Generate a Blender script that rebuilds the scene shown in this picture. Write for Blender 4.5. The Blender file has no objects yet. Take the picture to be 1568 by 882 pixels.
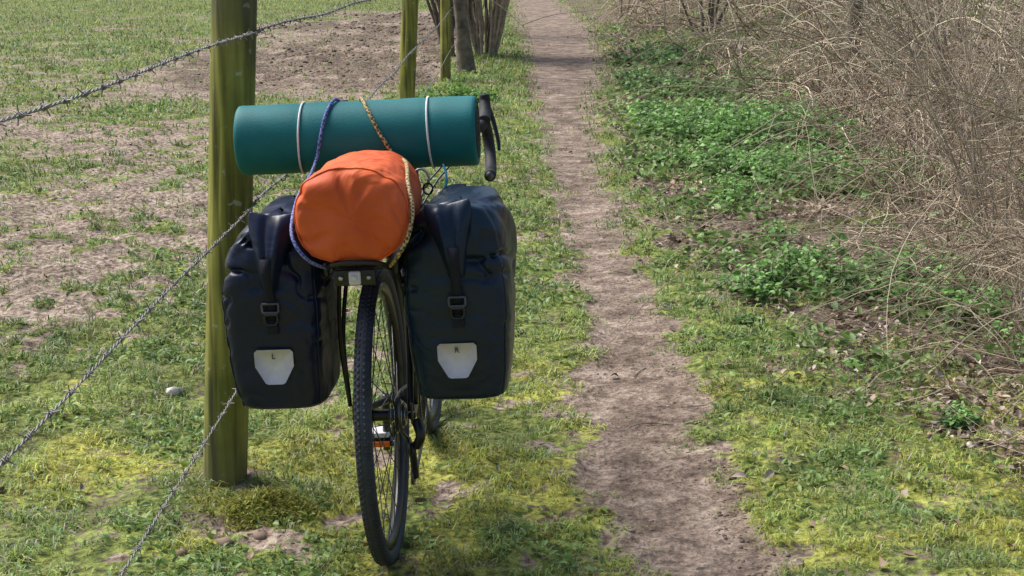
import bpy, math, random
import numpy as np
from mathutils import Vector
random.seed(7); rng=np.random.default_rng(7)
scene=bpy.context.scene
scene.view_settings.view_transform='Standard'
scene.view_settings.look='None'
scene.view_settings.exposure=0

# ---------------------------------------------------------------- noise
def _h(xi,yi,s):
    h=(xi*374761393+yi*668265263+s*144269504)&0xffffffff
    h=((h^(h>>13))*1274126177)&0xffffffff
    return ((h^(h>>16))&0xffff)/65535.0
def vn(x,y,s=0):
    x=np.asarray(x,float);y=np.asarray(y,float)
    xf=np.floor(x);yf=np.floor(y);fx=x-xf;fy=y-yf
    xi=xf.astype(np.int64);yi=yf.astype(np.int64)
    fx=fx*fx*(3-2*fx);fy=fy*fy*(3-2*fy)
    a=_h(xi,yi,s);b=_h(xi+1,yi,s);c=_h(xi,yi+1,s);d=_h(xi+1,yi+1,s)
    return (a*(1-fx)+b*fx)*(1-fy)+(c*(1-fx)+d*fx)*fy
def fbm(x,y,o=4,s=0):
    t=0;a=.5;n=0
    x=np.asarray(x,float);y=np.asarray(y,float)
    for i in range(o):
        # rotate every octave so the value-noise lattice never lines up into rows
        ca,sa=math.cos(.7+1.1*i),math.sin(.7+1.1*i)
        u=(x*ca-y*sa)*2**i+i*17.3;v=(x*sa+y*ca)*2**i+i*9.1
        t=t+a*vn(u,v,s+i);n+=a;a*=.5
    return t/n
def ss(a,b,x):
    t=np.clip((x-a)/(b-a),0,1);return t*t*(3-2*t)

# ---------------------------------------------------------------- layout masks
def edges(y):
    pl=np.interp(y,[3.4,14,20,45],[.25,.25,.18,.06])+.09*(vn(y*1.1,y*0,3)-.5)+.07*(vn(y*4,y*0,4)-.5)
    pr=np.interp(y,[3.4,4.5,9,12.5,15.3,19.8,27.5,45],[.635,.625,.585,.66,.82,1.14,1.5,1.3])
    pr=pr+.11*(vn(y*.9,y*0,5)-.5)+.08*(vn(y*3.7,y*0,6)-.5)
    return pl,pr
def farmud(x,y): return ss(14.5,18,y)*(1-ss(33,40,y))*ss(-5.2,-2.6,x+2.0*(vn(x*.6,y*.3,8)-.5))*(1-ss(-.95,-.7,x))
def masks(x,y):
    x=np.asarray(x,float);y=np.asarray(y,float)
    pl,pr=edges(y)
    xn=x+.28*(fbm(x*8,y*7,4,20)-.5)
    w=.06+.007*y
    path=ss(pl-w,pl+w,xn)*(1-ss(pr-w*1.3,pr+w*1.3,xn))
    mb=np.interp(y,[3,4.6,5.6,9,14,17,19,33,42],[.38,.42,.51,.54,.50,.48,.48,.42,.28])
    fmv=farmud(x,y)
    mb=mb+.34*fmv
    mb=mb-.12*ss(1.2,0,np.abs(x+1.0))*(y<14)
    nf=fbm(x*1.1,y*.7,3,30)*.34+fbm(x*6,y*7,3,33)*.33+fbm(x*16,y*14,2,37)*.33
    mud=ss(.44,.58,nf+mb-.5)*(1-ss(-.85,-.6,xn))
    mid=ss(-.9,-.7,x)*(1-ss(.2,.35,x))
    mm=ss(.60,.70,fbm(x*9,y*7,3,44)+.12*np.exp(-((x+.42)**2/.02+(y-4.25)**2/.05))+.18*np.exp(-((x+.78)**2/.02+(y-3.66)**2/.02)))*.8
    mud=np.maximum(mud,mid*mm)
    sw=np.interp(y,[3,4.4,5,6,9,12,15,40],[1.2,.70,.42,.30,.22,.18,.12,.1])
    lit=ss(-.14,.16,x-(pr+sw)+.55*(fbm(x*3.2,y*2.6,3,50)-.5))
    gp=ss(.45,.61,fbm(x*3.5,y*2.5,4,60))*.85
    green=(1-path)*(1-mud)*(1-lit*(1-gp*.7))
    trample=ss(.50,.68,fbm(x*9,y*9,3,66))*.7
    green=green*(1-trample*.65)
    corner=(1-ss(3.9,5.8,y+1.0*(fbm(x*1.5,y*1.5,2,71)-.5)))
    yel=np.clip(ss(.48,.70,fbm(x*3.2,y*2.6,3,70))*(.38+.62*corner)+.55*corner*ss(.36,.60,fbm(x*4,y*4,3,72)),0,1)
    return path,green,lit,yel,mud
def H(x,y):
    x=np.asarray(x,float);y=np.asarray(y,float)
    pl,pr=edges(y)
    path,green,lit,yel,mud=masks(x,y)
    z=-.022*path
    near=1-ss(25,60,y)
    z=z+.022*(fbm(x*3,y*3,3,80)-.5)*near*(1-.4*path)
    z=z+.040*(fbm(x*14,y*14,3,85)-.5)*(1-path*.8)*(1-ss(9,24,y))
    z=z+.060*(fbm(x*8,y*7,3,88)-.55)*mud*near
    z=z+.13*(fbm(x*3.4,y*2.2,3,89)-.5)*farmud(x,y)*near
    z=z+.016*(fbm(x*20,y*20,3,90)-.5)*path
    b=np.clip(x-1.5,0,None)
    z=z+.85*(1-np.exp(-b*b*.10))*ss(3,7,y)*(1-ss(60,120,y))
    z=z+.05*np.exp(-((x+.767)**2+(y-3.98)**2)/.025)+.045*np.exp(-((x+.62)**2/.009+(y-3.80)**2/.007))
    z=z*(1-.8*np.exp(-((x+.29)**2/.006+(y-3.54)**2/.02)))
    return z

# ---------------------------------------------------------------- mesh helpers
def mesh_np(name,V,F,mat,col=None,smooth=False,parent=None):
    V=np.asarray(V,np.float32).reshape(-1,3);F=np.asarray(F,np.int32)
    me=bpy.data.meshes.new(name)
    n,k=F.shape
    me.vertices.add(len(V));me.vertices.foreach_set('co',V.ravel())
    me.loops.add(n*k);me.loops.foreach_set('vertex_index',F.ravel())
    me.polygons.add(n);me.polygons.foreach_set('loop_start',np.arange(0,n*k,k,dtype=np.int32))
    if smooth: me.polygons.foreach_set('use_smooth',np.ones(n,bool))
    me.update(calc_edges=True)
    if col is not None:
        a=me.color_attributes.new('Col','FLOAT_COLOR','POINT')
        c=np.ones((len(V),4),np.float32);c[:,:col.shape[1]]=col
        a.data.foreach_set('color',c.ravel())
    ob=bpy.data.objects.new(name,me);scene.collection.objects.link(ob)
    if mat: me.materials.append(mat)
    if parent: ob.parent=parent
    return ob
def tubes(P,R,sides=4):
    """P (S,K,3) R (S,K) -> V,F"""
    S,K,_=P.shape
    T=np.gradient(P,axis=1);T/=np.linalg.norm(T,axis=2,keepdims=True)+1e-9
    m=np.abs(T.mean(axis=1));ref=np.zeros((S,3));ref[np.arange(S),m.argmin(axis=1)]=1
    ref=np.repeat(ref[:,None,:],K,1)
    A=np.cross(T,ref);A/=np.linalg.norm(A,axis=2,keepdims=True)+1e-9
    B=np.cross(T,A)
    th=np.arange(sides)*2*math.pi/sides
    V=P[:,:,None,:]+R[:,:,None,None]*(A[:,:,None,:]*np.cos(th)[None,None,:,None]+B[:,:,None,:]*np.sin(th)[None,None,:,None])
    idx=np.arange(S*K*sides).reshape(S,K,sides)
    a=idx[:,:-1,:];b=idx[:,1:,:]
    F=np.stack([a,np.roll(a,-1,2),np.roll(b,-1,2),b],-1).reshape(-1,4)
    return V.reshape(-1,3),F
def smoothpts(pts,n=8):
    pts=[np.array(p,float) for p in pts]
    if len(pts)==2: return np.array([pts[0]+(pts[1]-pts[0])*t for t in np.linspace(0,1,4)])
    out=[]
    P=[2*pts[0]-pts[1]]+pts+[2*pts[-1]-pts[-2]]
    for i in range(1,len(P)-2):
        p0,p1,p2,p3=P[i-1:i+3]
        for t in np.linspace(0,1,n,endpoint=False):
            out.append(.5*((2*p1)+(-p0+p2)*t+(2*p0-5*p1+4*p2-p3)*t*t+(-p0+3*p1-3*p2+p3)*t**3))
    out.append(pts[-1]);return np.array(out)
def pipe(name,pts,r,mat,parent=None,sides=14,n=8,r2=None):
    P=smoothpts(pts,n);K=len(P)
    R=np.full(K,r) if r2 is None else np.linspace(r,r2,K)
    d0=(P[0]-P[1]);d0/=np.linalg.norm(d0);d1=(P[-1]-P[-2]);d1/=np.linalg.norm(d1)
    P=np.vstack([P[:1]+d0*1e-4,P,P[-1:]+d1*1e-4]);R=np.concatenate([[1e-5],R,[1e-5]])
    V,F=tubes(P[None],R[None],sides)
    return mesh_np(name,V,F,mat,smooth=True,parent=parent)
def box(name,c,s,mat,parent=None,bev=.003,rot=(0,0,0)):
    v=np.array([[x,y,z] for x in(-.5,.5) for y in(-.5,.5) for z in(-.5,.5)])*np.array(s)
    f=[[0,1,3,2],[4,6,7,5],[0,4,5,1],[2,3,7,6],[0,2,6,4],[1,5,7,3]]
    ob=mesh_np(name,v,f,mat,parent=parent);ob.location=c;ob.rotation_euler=rot
    if bev:
        m=ob.modifiers.new('b','BEVEL');m.width=bev;m.segments=3
    return ob
def ring(name,c,R,prof,mat,parent,axis='x',seg=96):
    """lathe: prof list of (dr,da) closed"""
    V=[];k=len(prof)
    for i in range(seg):
        t=2*math.pi*i/seg
        for dr,da in prof:
            r=R+dr
            if axis=='x': V.append((c[0]+da,c[1]+r*math.cos(t),c[2]+r*math.sin(t)))
            elif axis=='y': V.append((c[0]+r*math.cos(t),c[1]+da,c[2]+r*math.sin(t)))
            else: V.append((c[0]+r*math.cos(t),c[1]+r*math.sin(t),c[2]+da))
    F=[]
    for i in range(seg):
        for j in range(k):
            F.append((i*k+j,i*k+(j+1)%k,((i+1)%seg)*k+(j+1)%k,((i+1)%seg)*k+j))
    return mesh_np(name,V,F,mat,smooth=True,parent=parent)
def leaves(O,D,L,W,fold=.25,curl=.2,roll=0.6,seed=1):
    N=len(O);r=np.random.default_rng(seed)
    D=D/np.linalg.norm(D,axis=1,keepdims=True)
    up=np.tile([0,0,1.],(N,1))+r.normal(0,roll,(N,3))
    S=np.cross(D,up);S/=np.linalg.norm(S,axis=1,keepdims=True)+1e-9
    U=np.cross(S,D)
    L=L[:,None];W=W[:,None]
    cu=(curl*r.uniform(-.3,1,N))[:,None]
    b=O
    m=O+D*L*.5+U*L*cu*.3
    l1=O+D*L*.22+S*W*.42+U*W*fold
    r1=O+D*L*.22-S*W*.42+U*W*fold
    l2=O+D*L*.58+S*W*.44+U*(W*fold+L*cu*.1)
    r2=O+D*L*.58-S*W*.44+U*(W*fold+L*cu*.1)
    t=O+D*L-U*L*cu*.6
    V=np.stack([b,m,l1,r1,l2,r2,t],1).reshape(-1,3)
    base=(np.arange(N)*7)[:,None,None]
    F=(np.array([[0,2,1],[2,4,1],[4,6,1],[0,1,3],[3,1,5],[5,1,6]])[None]+base).reshape(-1,3)
    return V,F

# ---------------------------------------------------------------- materials
def mat_new(name):
    m=bpy.data.materials.new(name);m.use_nodes=True
    nt=m.node_tree;return m,nt,nt.nodes['Principled BSDF']
def simple(name,col,rough=.5,metal=0,var=.15,scale=30,bump=0,bscale=200,spec=.5,coat=0):
    m,nt,b=mat_new(name)
    tc=nt.nodes.new('ShaderNodeTexCoord')
    n=nt.nodes.new('ShaderNodeTexNoise');n.inputs['Scale'].default_value=scale;n.inputs['Detail'].default_value=5
    nt.links.new(tc.outputs['Object'],n.inputs['Vector'])
    r=nt.nodes.new('ShaderNodeValToRGB')
    r.color_ramp.elements[0].position=.3;r.color_ramp.elements[1].position=.7
    r.color_ramp.elements[0].color=(*[c*(1-var) for c in col],1)
    r.color_ramp.elements[1].color=(*[min(1,c*(1+var)) for c in col],1)
    nt.links.new(n.outputs['Fac'],r.inputs['Fac']);nt.links.new(r.outputs['Color'],b.inputs['Base Color'])
    b.inputs['Roughness'].default_value=rough;b.inputs['Metallic'].default_value=metal
    b.inputs['Specular IOR Level'].default_value=spec
    if coat: b.inputs['Coat Weight'].default_value=coat
    if bump:
        n2=nt.nodes.new('ShaderNodeTexNoise');n2.inputs['Scale'].default_value=bscale;n2.inputs['Detail'].default_value=3
        nt.links.new(tc.outputs['Object'],n2.inputs['Vector'])
        bp=nt.nodes.new('ShaderNodeBump');bp.inputs['Strength'].default_value=bump;bp.inputs['Distance'].default_value=.003
        nt.links.new(n2.outputs['Fac'],bp.inputs['Height']);nt.links.new(bp.outputs['Normal'],b.inputs['Normal'])
    return m
def vcol(name,rough=.6,trans=0.0,spec=.3):
    m,nt,b=mat_new(name)
    a=nt.nodes.new('ShaderNodeAttribute');a.attribute_name='Col'
    nt.links.new(a.outputs['Color'],b.inputs['Base Color'])
    b.inputs['Roughness'].default_value=rough;b.inputs['Specular IOR Level'].default_value=spec
    if trans:
        t=nt.nodes.new('ShaderNodeBsdfTranslucent');nt.links.new(a.outputs['Color'],t.inputs['Color'])
        mx=nt.nodes.new('ShaderNodeMixShader');mx.inputs[0].default_value=trans
        nt.links.new(b.outputs[0],mx.inputs[1]);nt.links.new(t.outputs[0],mx.inputs[2])
        nt.links.new(mx.outputs[0],nt.nodes['Material Output'].inputs['Surface'])
    return m
M_leaf=vcol('leaf_green',.5,.35,.35)
M_grass=vcol('grass_blade',.55,.35,.3)
M_dead=vcol('dead_leaf',.8,0,.15)
M_stem=vcol('dry_stem',.8,0,.2)
M_bark=simple('bark',(.15,.125,.095),.9,var=.5,scale=12,bump=.8,bscale=40)
M_shrub=simple('pale_shrub_bark',(.36,.30,.22),.9,var=.4,scale=12,bump=.5,bscale=60)
M_black=simple('black_paint',(.012,.012,.014),.35,scale=20)
M_rubber=simple('tyre_rubber',(.024,.030,.044),.62,var=.4,scale=25,bump=.5,bscale=260)
M_tape=simple('bar_tape',(.015,.015,.018),.7,bump=.5,bscale=300)
M_steel=simple('steel',(.45,.45,.46),.35,metal=1,var=.2)
M_dsteel=simple('dark_steel',(.12,.12,.12),.4,metal=.9,var=.3)
M_wire=simple('galvanised_wire',(.24,.23,.22),.6,metal=.5,var=.35,scale=60)
M_white=simple('white_elastic',(.75,.75,.73),.6)
M_refl=simple('reflective_patch',(.64,.61,.66),.5,var=.06,scale=60)
M_ink=simple('ink',(.03,.03,.03),.6)
M_web=simple('webbing',(.010,.012,.022),.7,bump=.5,bscale=500,spec=.3)
M_amber=simple('amber_reflector',(.85,.16,.01),.3)
M_cyan=simple('cyan_cord',(.05,.35,.45),.5)

def fabric(name,c1,c2,rough=.4,spec=.5,b2s=.55,split=None):
    m,nt,b=mat_new(name)
    tc=nt.nodes.new('ShaderNodeTexCoord')
    n=nt.nodes.new('ShaderNodeTexNoise');n.inputs['Scale'].default_value=7;n.inputs['Detail'].default_value=5
    nt.links.new(tc.outputs['Object'],n.inputs['Vector'])
    r=nt.nodes.new('ShaderNodeValToRGB');r.color_ramp.elements[0].position=.35;r.color_ramp.elements[1].position=.68
    r.color_ramp.elements[0].color=(*c1,1);r.color_ramp.elements[1].color=(*c2,1)
    nt.links.new(n.outputs['Fac'],r.inputs['Fac']);nt.links.new(r.outputs['Color'],b.inputs['Base Color'])
    rr=nt.nodes.new('ShaderNodeMapRange');rr.inputs[3].default_value=rough-.06;rr.inputs[4].default_value=rough+.14
    nt.links.new(n.outputs['Fac'],rr.inputs[0]);nt.links.new(rr.outputs[0],b.inputs['Roughness'])
    b.inputs['Specular IOR Level'].default_value=spec
    w=nt.nodes.new('ShaderNodeTexNoise');w.inputs['Scale'].default_value=900
    n3=nt.nodes.new('ShaderNodeTexNoise');n3.inputs['Scale'].default_value=9;n3.inputs['Detail'].default_value=2.5;n3.inputs['Distortion'].default_value=1.2
    for q in(w,n3): nt.links.new(tc.outputs['Object'],q.inputs['Vector'])
    b1=nt.nodes.new('ShaderNodeBump');b1.inputs['Strength'].default_value=.12;b1.inputs['Distance'].default_value=.001
    b2=nt.nodes.new('ShaderNodeBump');b2.inputs['Strength'].default_value=b2s;b2.inputs['Distance'].default_value=.020
    nt.links.new(w.outputs['Fac'],b1.inputs['Height']);nt.links.new(n3.outputs['Fac'],b2.inputs['Height'])
    nt.links.new(b1.outputs['Normal'],b2.inputs['Normal']);nt.links.new(b2.outputs['Normal'],b.inputs['Normal'])
    return m
M_panL=fabric('pannier_fabric',(.006,.011,.032),(.009,.016,.048),.31,.34,.42)
M_panR=fabric('pannier_fabric_petrol',(.005,.014,.034),(.006,.021,.044),.31,.34,.42)
M_orange=fabric('orange_dry_bag_fabric',(.60,.098,.028),(.74,.140,.040),.60,.25,1.0)
M_mat=simple('teal_foam',(.004,.150,.160),.62,var=.10,scale=18,bump=.25,bscale=300,spec=.35)
def cordmat(name,c1,c2):
    m,nt,b=mat_new(name)
    tc=nt.nodes.new('ShaderNodeTexCoord')
    v=nt.nodes.new('ShaderNodeTexChecker');v.inputs['Scale'].default_value=150
    v.inputs['Color1'].default_value=(*c1,1);v.inputs['Color2'].default_value=(*c2,1)
    nt.links.new(tc.outputs['Object'],v.inputs['Vector']);nt.links.new(v.outputs['Color'],b.inputs['Base Color'])
    b.inputs['Roughness'].default_value=.7;return m
M_ycord=cordmat('yellow_cord',(.55,.42,.17),(.07,.055,.03))
M_bcord=cordmat('blue_cord',(.03,.06,.30),(.20,.24,.44))

# ground
def ground_mat():
    m,nt,b=mat_new('ground_soil_and_turf');N=nt.nodes;Lk=nt.links
    tc=N.new('ShaderNodeTexCoord');a=N.new('ShaderNodeAttribute');a.attribute_name='Col'
    sp=N.new('ShaderNodeSeparateColor');Lk.new(a.outputs['Color'],sp.inputs[0])
    def noise(s,d=6,dist=0):
        n=N.new('ShaderNodeTexNoise');n.inputs['Scale'].default_value=s;n.inputs['Detail'].default_value=d
        n.inputs['Distortion'].default_value=dist
        Lk.new(tc.outputs['Object'],n.inputs['Vector']);return n.outputs['Fac']
    def ramp(f,stops):
        r=N.new('ShaderNodeValToRGB');e=r.color_ramp.elements
        while len(e)<len(stops): e.new(.5)
        for q,(p,c) in zip(e,stops): q.position=p;q.color=(*c,1)
        Lk.new(f,r.inputs['Fac']);return r.outputs['Color']
    def mix(f,c1,c2):
        x=N.new('ShaderNodeMix');x.data_type='RGBA'
        Lk.new(f,x.inputs[0]);Lk.new(c1,x.inputs[6]);Lk.new(c2,x.inputs[7]);return x.outputs[2]
    def mul(c1,c2,f=1):
        x=N.new('ShaderNodeMix');x.data_type='RGBA';x.blend_type='MULTIPLY';x.inputs[0].default_value=f
        Lk.new(c1,x.inputs[6]);Lk.new(c2,x.inputs[7]);return x.outputs[2]
    def pert(f,ns,amt=.5):
        s=N.new('ShaderNodeMath');s.operation='SUBTRACT';Lk.new(ns,s.inputs[0]);s.inputs[1].default_value=.5
        q=N.new('ShaderNodeMath');q.operation='MULTIPLY_ADD';Lk.new(s.outputs[0],q.inputs[0]);q.inputs[1].default_value=amt;Lk.new(f,q.inputs[2])
        r=N.new('ShaderNodeMapRange');r.interpolation_type='SMOOTHSTEP';r.inputs[1].default_value=.33;r.inputs[2].default_value=.67
        Lk.new(q.outputs[0],r.inputs[0]);return r.outputs[0]
    nf=noise(38,8);nm=noise(9,8,.6);ng=noise(110,4);nb=noise(3.2,9,.5)
    soil=ramp(nf,[(.34,(.10,.072,.052)),(.5,(.27,.205,.16)),(.66,(.45,.37,.30))])
    pathc=ramp(nm,[(.32,(.15,.110,.085)),(.5,(.265,.203,.16)),(.68,(.39,.315,.255))])
    peb=ramp(ng,[(.35,(.55,.52,.5)),(.5,(1,1,1)),(.68,(1.25,1.23,1.2))])
    pathc=mul(pathc,peb,.8);pathc=mul(pathc,ramp(nf,[(.35,(.66,.64,.62)),(.6,(1.12,1.12,1.12))]),1)
    litc=ramp(nf,[(.34,(.055,.038,.028)),(.5,(.15,.11,.08)),(.66,(.31,.245,.19))])
    turf=ramp(nf,[(.34,(.045,.06,.018)),(.5,(.145,.18,.04)),(.66,(.28,.31,.085))])
    turfy=ramp(nf,[(.34,(.085,.09,.022)),(.5,(.26,.265,.05)),(.66,(.42,.41,.10))])
    tf=mix(pert(a.outputs['Alpha'],nm,.6),turf,turfy)
    c=mix(pert(sp.outputs[2],nm,.7),soil,litc)
    c=mix(pert(sp.outputs[1],nf,1.5),c,tf)
    c=mix(pert(sp.outputs[0],nf,.9),c,pathc)
    c=mul(c,ramp(nb,[(.35,(.66,.64,.62)),(.5,(.98,.98,.98)),(.65,(1.2,1.2,1.2))]))
    Lk.new(c,b.inputs['Base Color'])
    b.inputs['Roughness'].default_value=.92;b.inputs['Specular IOR Level'].default_value=.2
    b1=N.new('ShaderNodeBump');b1.inputs['Strength'].default_value=.9;b1.inputs['Distance'].default_value=.024;Lk.new(nf,b1.inputs['Height'])
    b2=N.new('ShaderNodeBump');b2.inputs['Strength'].default_value=.5;b2.inputs['Distance'].default_value=.006;Lk.new(ng,b2.inputs['Height']);Lk.new(b1.outputs['Normal'],b2.inputs['Normal'])
    Lk.new(b2.outputs['Normal'],b.inputs['Normal'])
    return m
def grow(a,b,step,g):
    o=[a]
    while o[-1]<b: o.append(o[-1]+step);step*=g
    return np.array(o)
xs=np.concatenate([-grow(1.8,300,.03,1.03)[::-1],np.arange(-1.77,1.79,.025),grow(1.8,300,.03,1.045)])
ys=np.concatenate([-grow(-2.6,60,.08,1.2)[::-1][:-1],np.arange(2.65,8,.025),grow(8,500,.03,1.013)])
ys=np.unique(np.round(ys,4))
X,Y=np.meshgrid(xs,ys);Z=H(X,Y)
p,g,l,yl,md=masks(X,Y)
lb=np.maximum(l,.95*farmud(X,Y)*ss(.30,.60,fbm(X*2.4,Y*1.3,3,91))+.25*farmud(X,Y))
nx,ny=len(xs),len(ys)
idx=np.arange(nx*ny).reshape(ny,nx)
F=np.stack([idx[:-1,:-1],idx[:-1,1:],idx[1:,1:],idx[1:,:-1]],-1).reshape(-1,4)
mesh_np('ground',np.stack([X,Y,Z],-1),F,ground_mat(),np.stack([p.ravel(),g.ravel(),lb.ravel(),yl.ravel()],1),smooth=True)

# ---------------------------------------------------------------- scatter sampling
def sample(n,y0=2.6,y1=45,k=.36,m=.5):
    y=np.exp(rng.uniform(math.log(y0),math.log(y1),n))
    x=rng.uniform(-1,1,n)*(k*y+m)
    return x,y
# grass
x,y=sample(580000)
p,g,l,yl,md=masks(x,y)
cl=fbm(x*13,y*13,3,99)
keep=rng.uniform(0,1,len(x))<np.clip(g*(.10+1.5*ss(.38,.62,cl)),0,1)
keep|=rng.uniform(0,1,len(x))<(.02+.16*md*ss(.45,.6,cl)+.12*l)*(1-p)
keep|=rng.uniform(0,1,len(x))<.5*ss(.1,.4,p)*(1-ss(.5,.95,p))*ss(.45,.6,cl)
x,y,yl,g,cl=x[keep],y[keep],yl[keep],g[keep],cl[keep]
n=len(x);z=H(x,y)
sc=np.clip(y/4.5,.8,5)
Lb=rng.uniform(.010,.034,n)*sc**.5*(.55+.6*g)*(.7+.7*ss(.4,.7,cl));Wb=rng.uniform(.0018,.0044,n)*sc**.85
ph=rng.uniform(0,2*math.pi,n);lean=rng.uniform(.3,1.7,n)
dx=np.cos(ph);dy=np.sin(ph)
sx,sy=-dy,dx
O=np.stack([x,y,z-.004],1)
Sd=np.stack([sx,sy,0*sx],1);Dd=np.stack([dx,dy,0*dx],1)
mid=O+Dd*(Lb*.35*lean)[:,None]+np.array([0,0,1])*(Lb*.62)[:,None]
tip=O+Dd*(Lb*1.0*lean)[:,None]+np.array([0,0,1])*(Lb*(1.0-.38*lean))[:,None]
V=np.stack([O-Sd*Wb[:,None]*.5,O+Sd*Wb[:,None]*.5,mid-Sd*Wb[:,None]*.5,mid+Sd*Wb[:,None]*.5,tip],1).reshape(-1,3)
base=(np.arange(n)*5)[:,None,None]
F=(np.array([[0,1,3],[0,3,2],[2,3,4]])[None]+base).reshape(-1,3)
c=np.array([.195,.265,.075])[None]*(1-yl[:,None])+np.array([.385,.395,.085])[None]*yl[:,None]
c=c*rng.uniform(.45,1.6,(n,1))*(.75+.5*ss(.35,.65,fbm(x*2,y*1.6,3,190)))[:,None]
fieldm=(x<-.8)
st=rng.uniform(0,1,n)<np.where(fieldm,.16,.10);c[st]=np.array([.55,.49,.34])*rng.uniform(.6,1.1,(st.sum(),1))
gb=rng.uniform(0,1,n)<.22;c[gb]=c[gb]*np.array([.7,.95,1.15])
mesh_np('grass',V,F,M_grass,np.repeat(c,5,0))
# low broad weeds in turf
x,y=sample(90000,2.8,30)
p,g,l,yl,md=masks(x,y)
keep=rng.uniform(0,1,len(x))<np.clip(g*ss(.42,.64,fbm(x*4,y*4,3,120))*(1-.6*yl)+.75*l*ss(.45,.58,fbm(x*2,y*1.4,3,130))*ss(5,8,y)+.3*l*ss(.48,.6,fbm(x*2,y*1.4,3,130)),0,1)*(1-p)
x,y,yl,l=x[keep],y[keep],yl[keep],l[keep];n=len(x)
O=np.stack([x,y,H(x,y)+rng.uniform(0,.02,n)+l*rng.uniform(0,.04,n)],1)
ph=rng.uniform(0,6.28,n);D=np.stack([np.cos(ph),np.sin(ph),rng.uniform(.0,.8,n)],1)
sc=np.clip(y/5,.8,3)**.6*(1+.5*l)
V,F=leaves(O,D,rng.uniform(.014,.036,n)*sc,rng.uniform(.008,.019,n)*sc,seed=5)
c=np.array([.17,.27,.08])[None]*rng.uniform(.5,1.6,(n,1))+yl[:,None]*np.array([.08,.05,0])
mesh_np('ground_weeds',V,F,M_leaf,np.repeat(c,7,0))
# dead leaves
x,y=sample(56000,3.0,34)
p,g,l,yl,md=masks(x,y)
far=ss(10,16,y)*ss(.9,1.5,x)
keep=rng.uniform(0,1,len(x))<np.clip(l*.85*ss(.30,.50,fbm(x*3,y*3,3,140))+far*.3+.004+.015*(x>.6)+.03*ss(.25,.8,x)*ss(6,12,y),0,1)*(1-p*.8)
x,y,l=x[keep],y[keep],l[keep];n=len(x)
O=np.stack([x,y,H(x,y)+rng.uniform(.003,.018,n)],1)
ph=rng.uniform(0,6.28,n);D=np.stack([np.cos(ph),np.sin(ph),rng.normal(0,.3,n)],1)
sc=np.clip(y/6,.85,2.4)**.5
V,F=leaves(O,D,rng.uniform(.018,.048,n)*sc,rng.uniform(.013,.028,n)*sc,fold=.35,curl=.5,roll=.9,seed=6)
pal=np.array([[.34,.25,.18],[.44,.35,.275],[.23,.16,.11],[.54,.47,.40],[.29,.21,.15],[.39,.31,.245]])
k=rng.integers(0,6,n);k=np.where((l<.5)&(k==3),4,k)
c=pal[k]*rng.uniform(.7,1.2,(n,1))
mesh_np('dead_leaf_litter',V,F,M_dead,np.repeat(c,7,0))
# stones and clods
def stones(name,x,y,s,pal,mat,lift=.2):
    n=len(x);t=(1+5**.5)/2
    iv=np.array([[-1,t,0],[1,t,0],[-1,-t,0],[1,-t,0],[0,-1,t],[0,1,t],[0,-1,-t],[0,1,-t],[t,0,-1],[t,0,1],[-t,0,-1],[-t,0,1]])/1.9
    jf=np.array([[0,11,5],[0,5,1],[0,1,7],[0,7,10],[0,10,11],[1,5,9],[5,11,4],[11,10,2],[10,7,6],[7,1,8],[3,9,4],[3,4,2],[3,2,6],[3,6,8],[3,8,9],[4,9,5],[2,4,11],[6,2,10],[8,6,7],[9,8,1]])
    V=iv[None]*rng.uniform(.65,1.25,(n,12,1))*(s[:,None,None]*rng.uniform(.6,1.2,(n,1,3)))*np.array([1,1,.6])
    V=V+np.stack([x,y,H(x,y)+s*lift],1)[:,None]
    F=(jf[None]+(np.arange(n)*12)[:,None,None]).reshape(-1,3)
    c=pal[rng.integers(0,len(pal),n)]*rng.uniform(.8,1.2,(n,1))
    mesh_np(name,V.reshape(-1,3),F,mat,np.repeat(c,12,0),smooth=False)
x,y=sample(36000,3,26);p,g,l,yl,md=masks(x,y)
k=rng.uniform(0,1,len(x))<p*.4+md*.4
x,y=x[k],y[k]
stones('gravel_and_soil_crumbs',x,y,rng.uniform(.0015,.0055,len(x))*np.clip(y/6,.8,2)*(1+1.2*(rng.uniform(0,1,len(x))>.97)),np.array([[.27,.205,.16],[.33,.265,.21],[.18,.135,.10],[.23,.175,.135]]),M_dead,.0)
x=.58+rng.normal(0,.04,260);y=rng.uniform(3.3,4.7,260)
stones('trodden_clods',x,y,rng.uniform(.002,.009,260),np.array([[.17,.125,.095],[.13,.095,.07],[.22,.17,.13]]),M_dead,-.1)
y=rng.uniform(15,36,2600);x=-.9-rng.uniform(0,1,2600)**1.0*(.15*y);k=rng.uniform(0,1,2600)<farmud(x,y);x,y=x[k],y[k]
stones('poached_mud_clods',x,y,rng.uniform(.012,.04,len(x))*(y/22),np.array([[.17,.125,.095],[.13,.092,.068],[.24,.185,.145]]),M_dead,-.1)
sx=np.array([-1.1,-.62,-.70,-.55,-1.9,-.80,-1.02,-.9]);sy=np.array([4.93,3.66,3.62,3.60,5.4,3.56,3.75,4.3])
stones('rock',sx[:1],sy[:1],np.array([.030]),np.array([[.55,.51,.47]]),M_dead,.5)
stones('soil_clods',sx[1:],sy[1:],np.array([.035,.028,.02,.05,.03,.02,.025]),np.array([[.22,.16,.12]]),M_dead,-.2)
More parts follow.
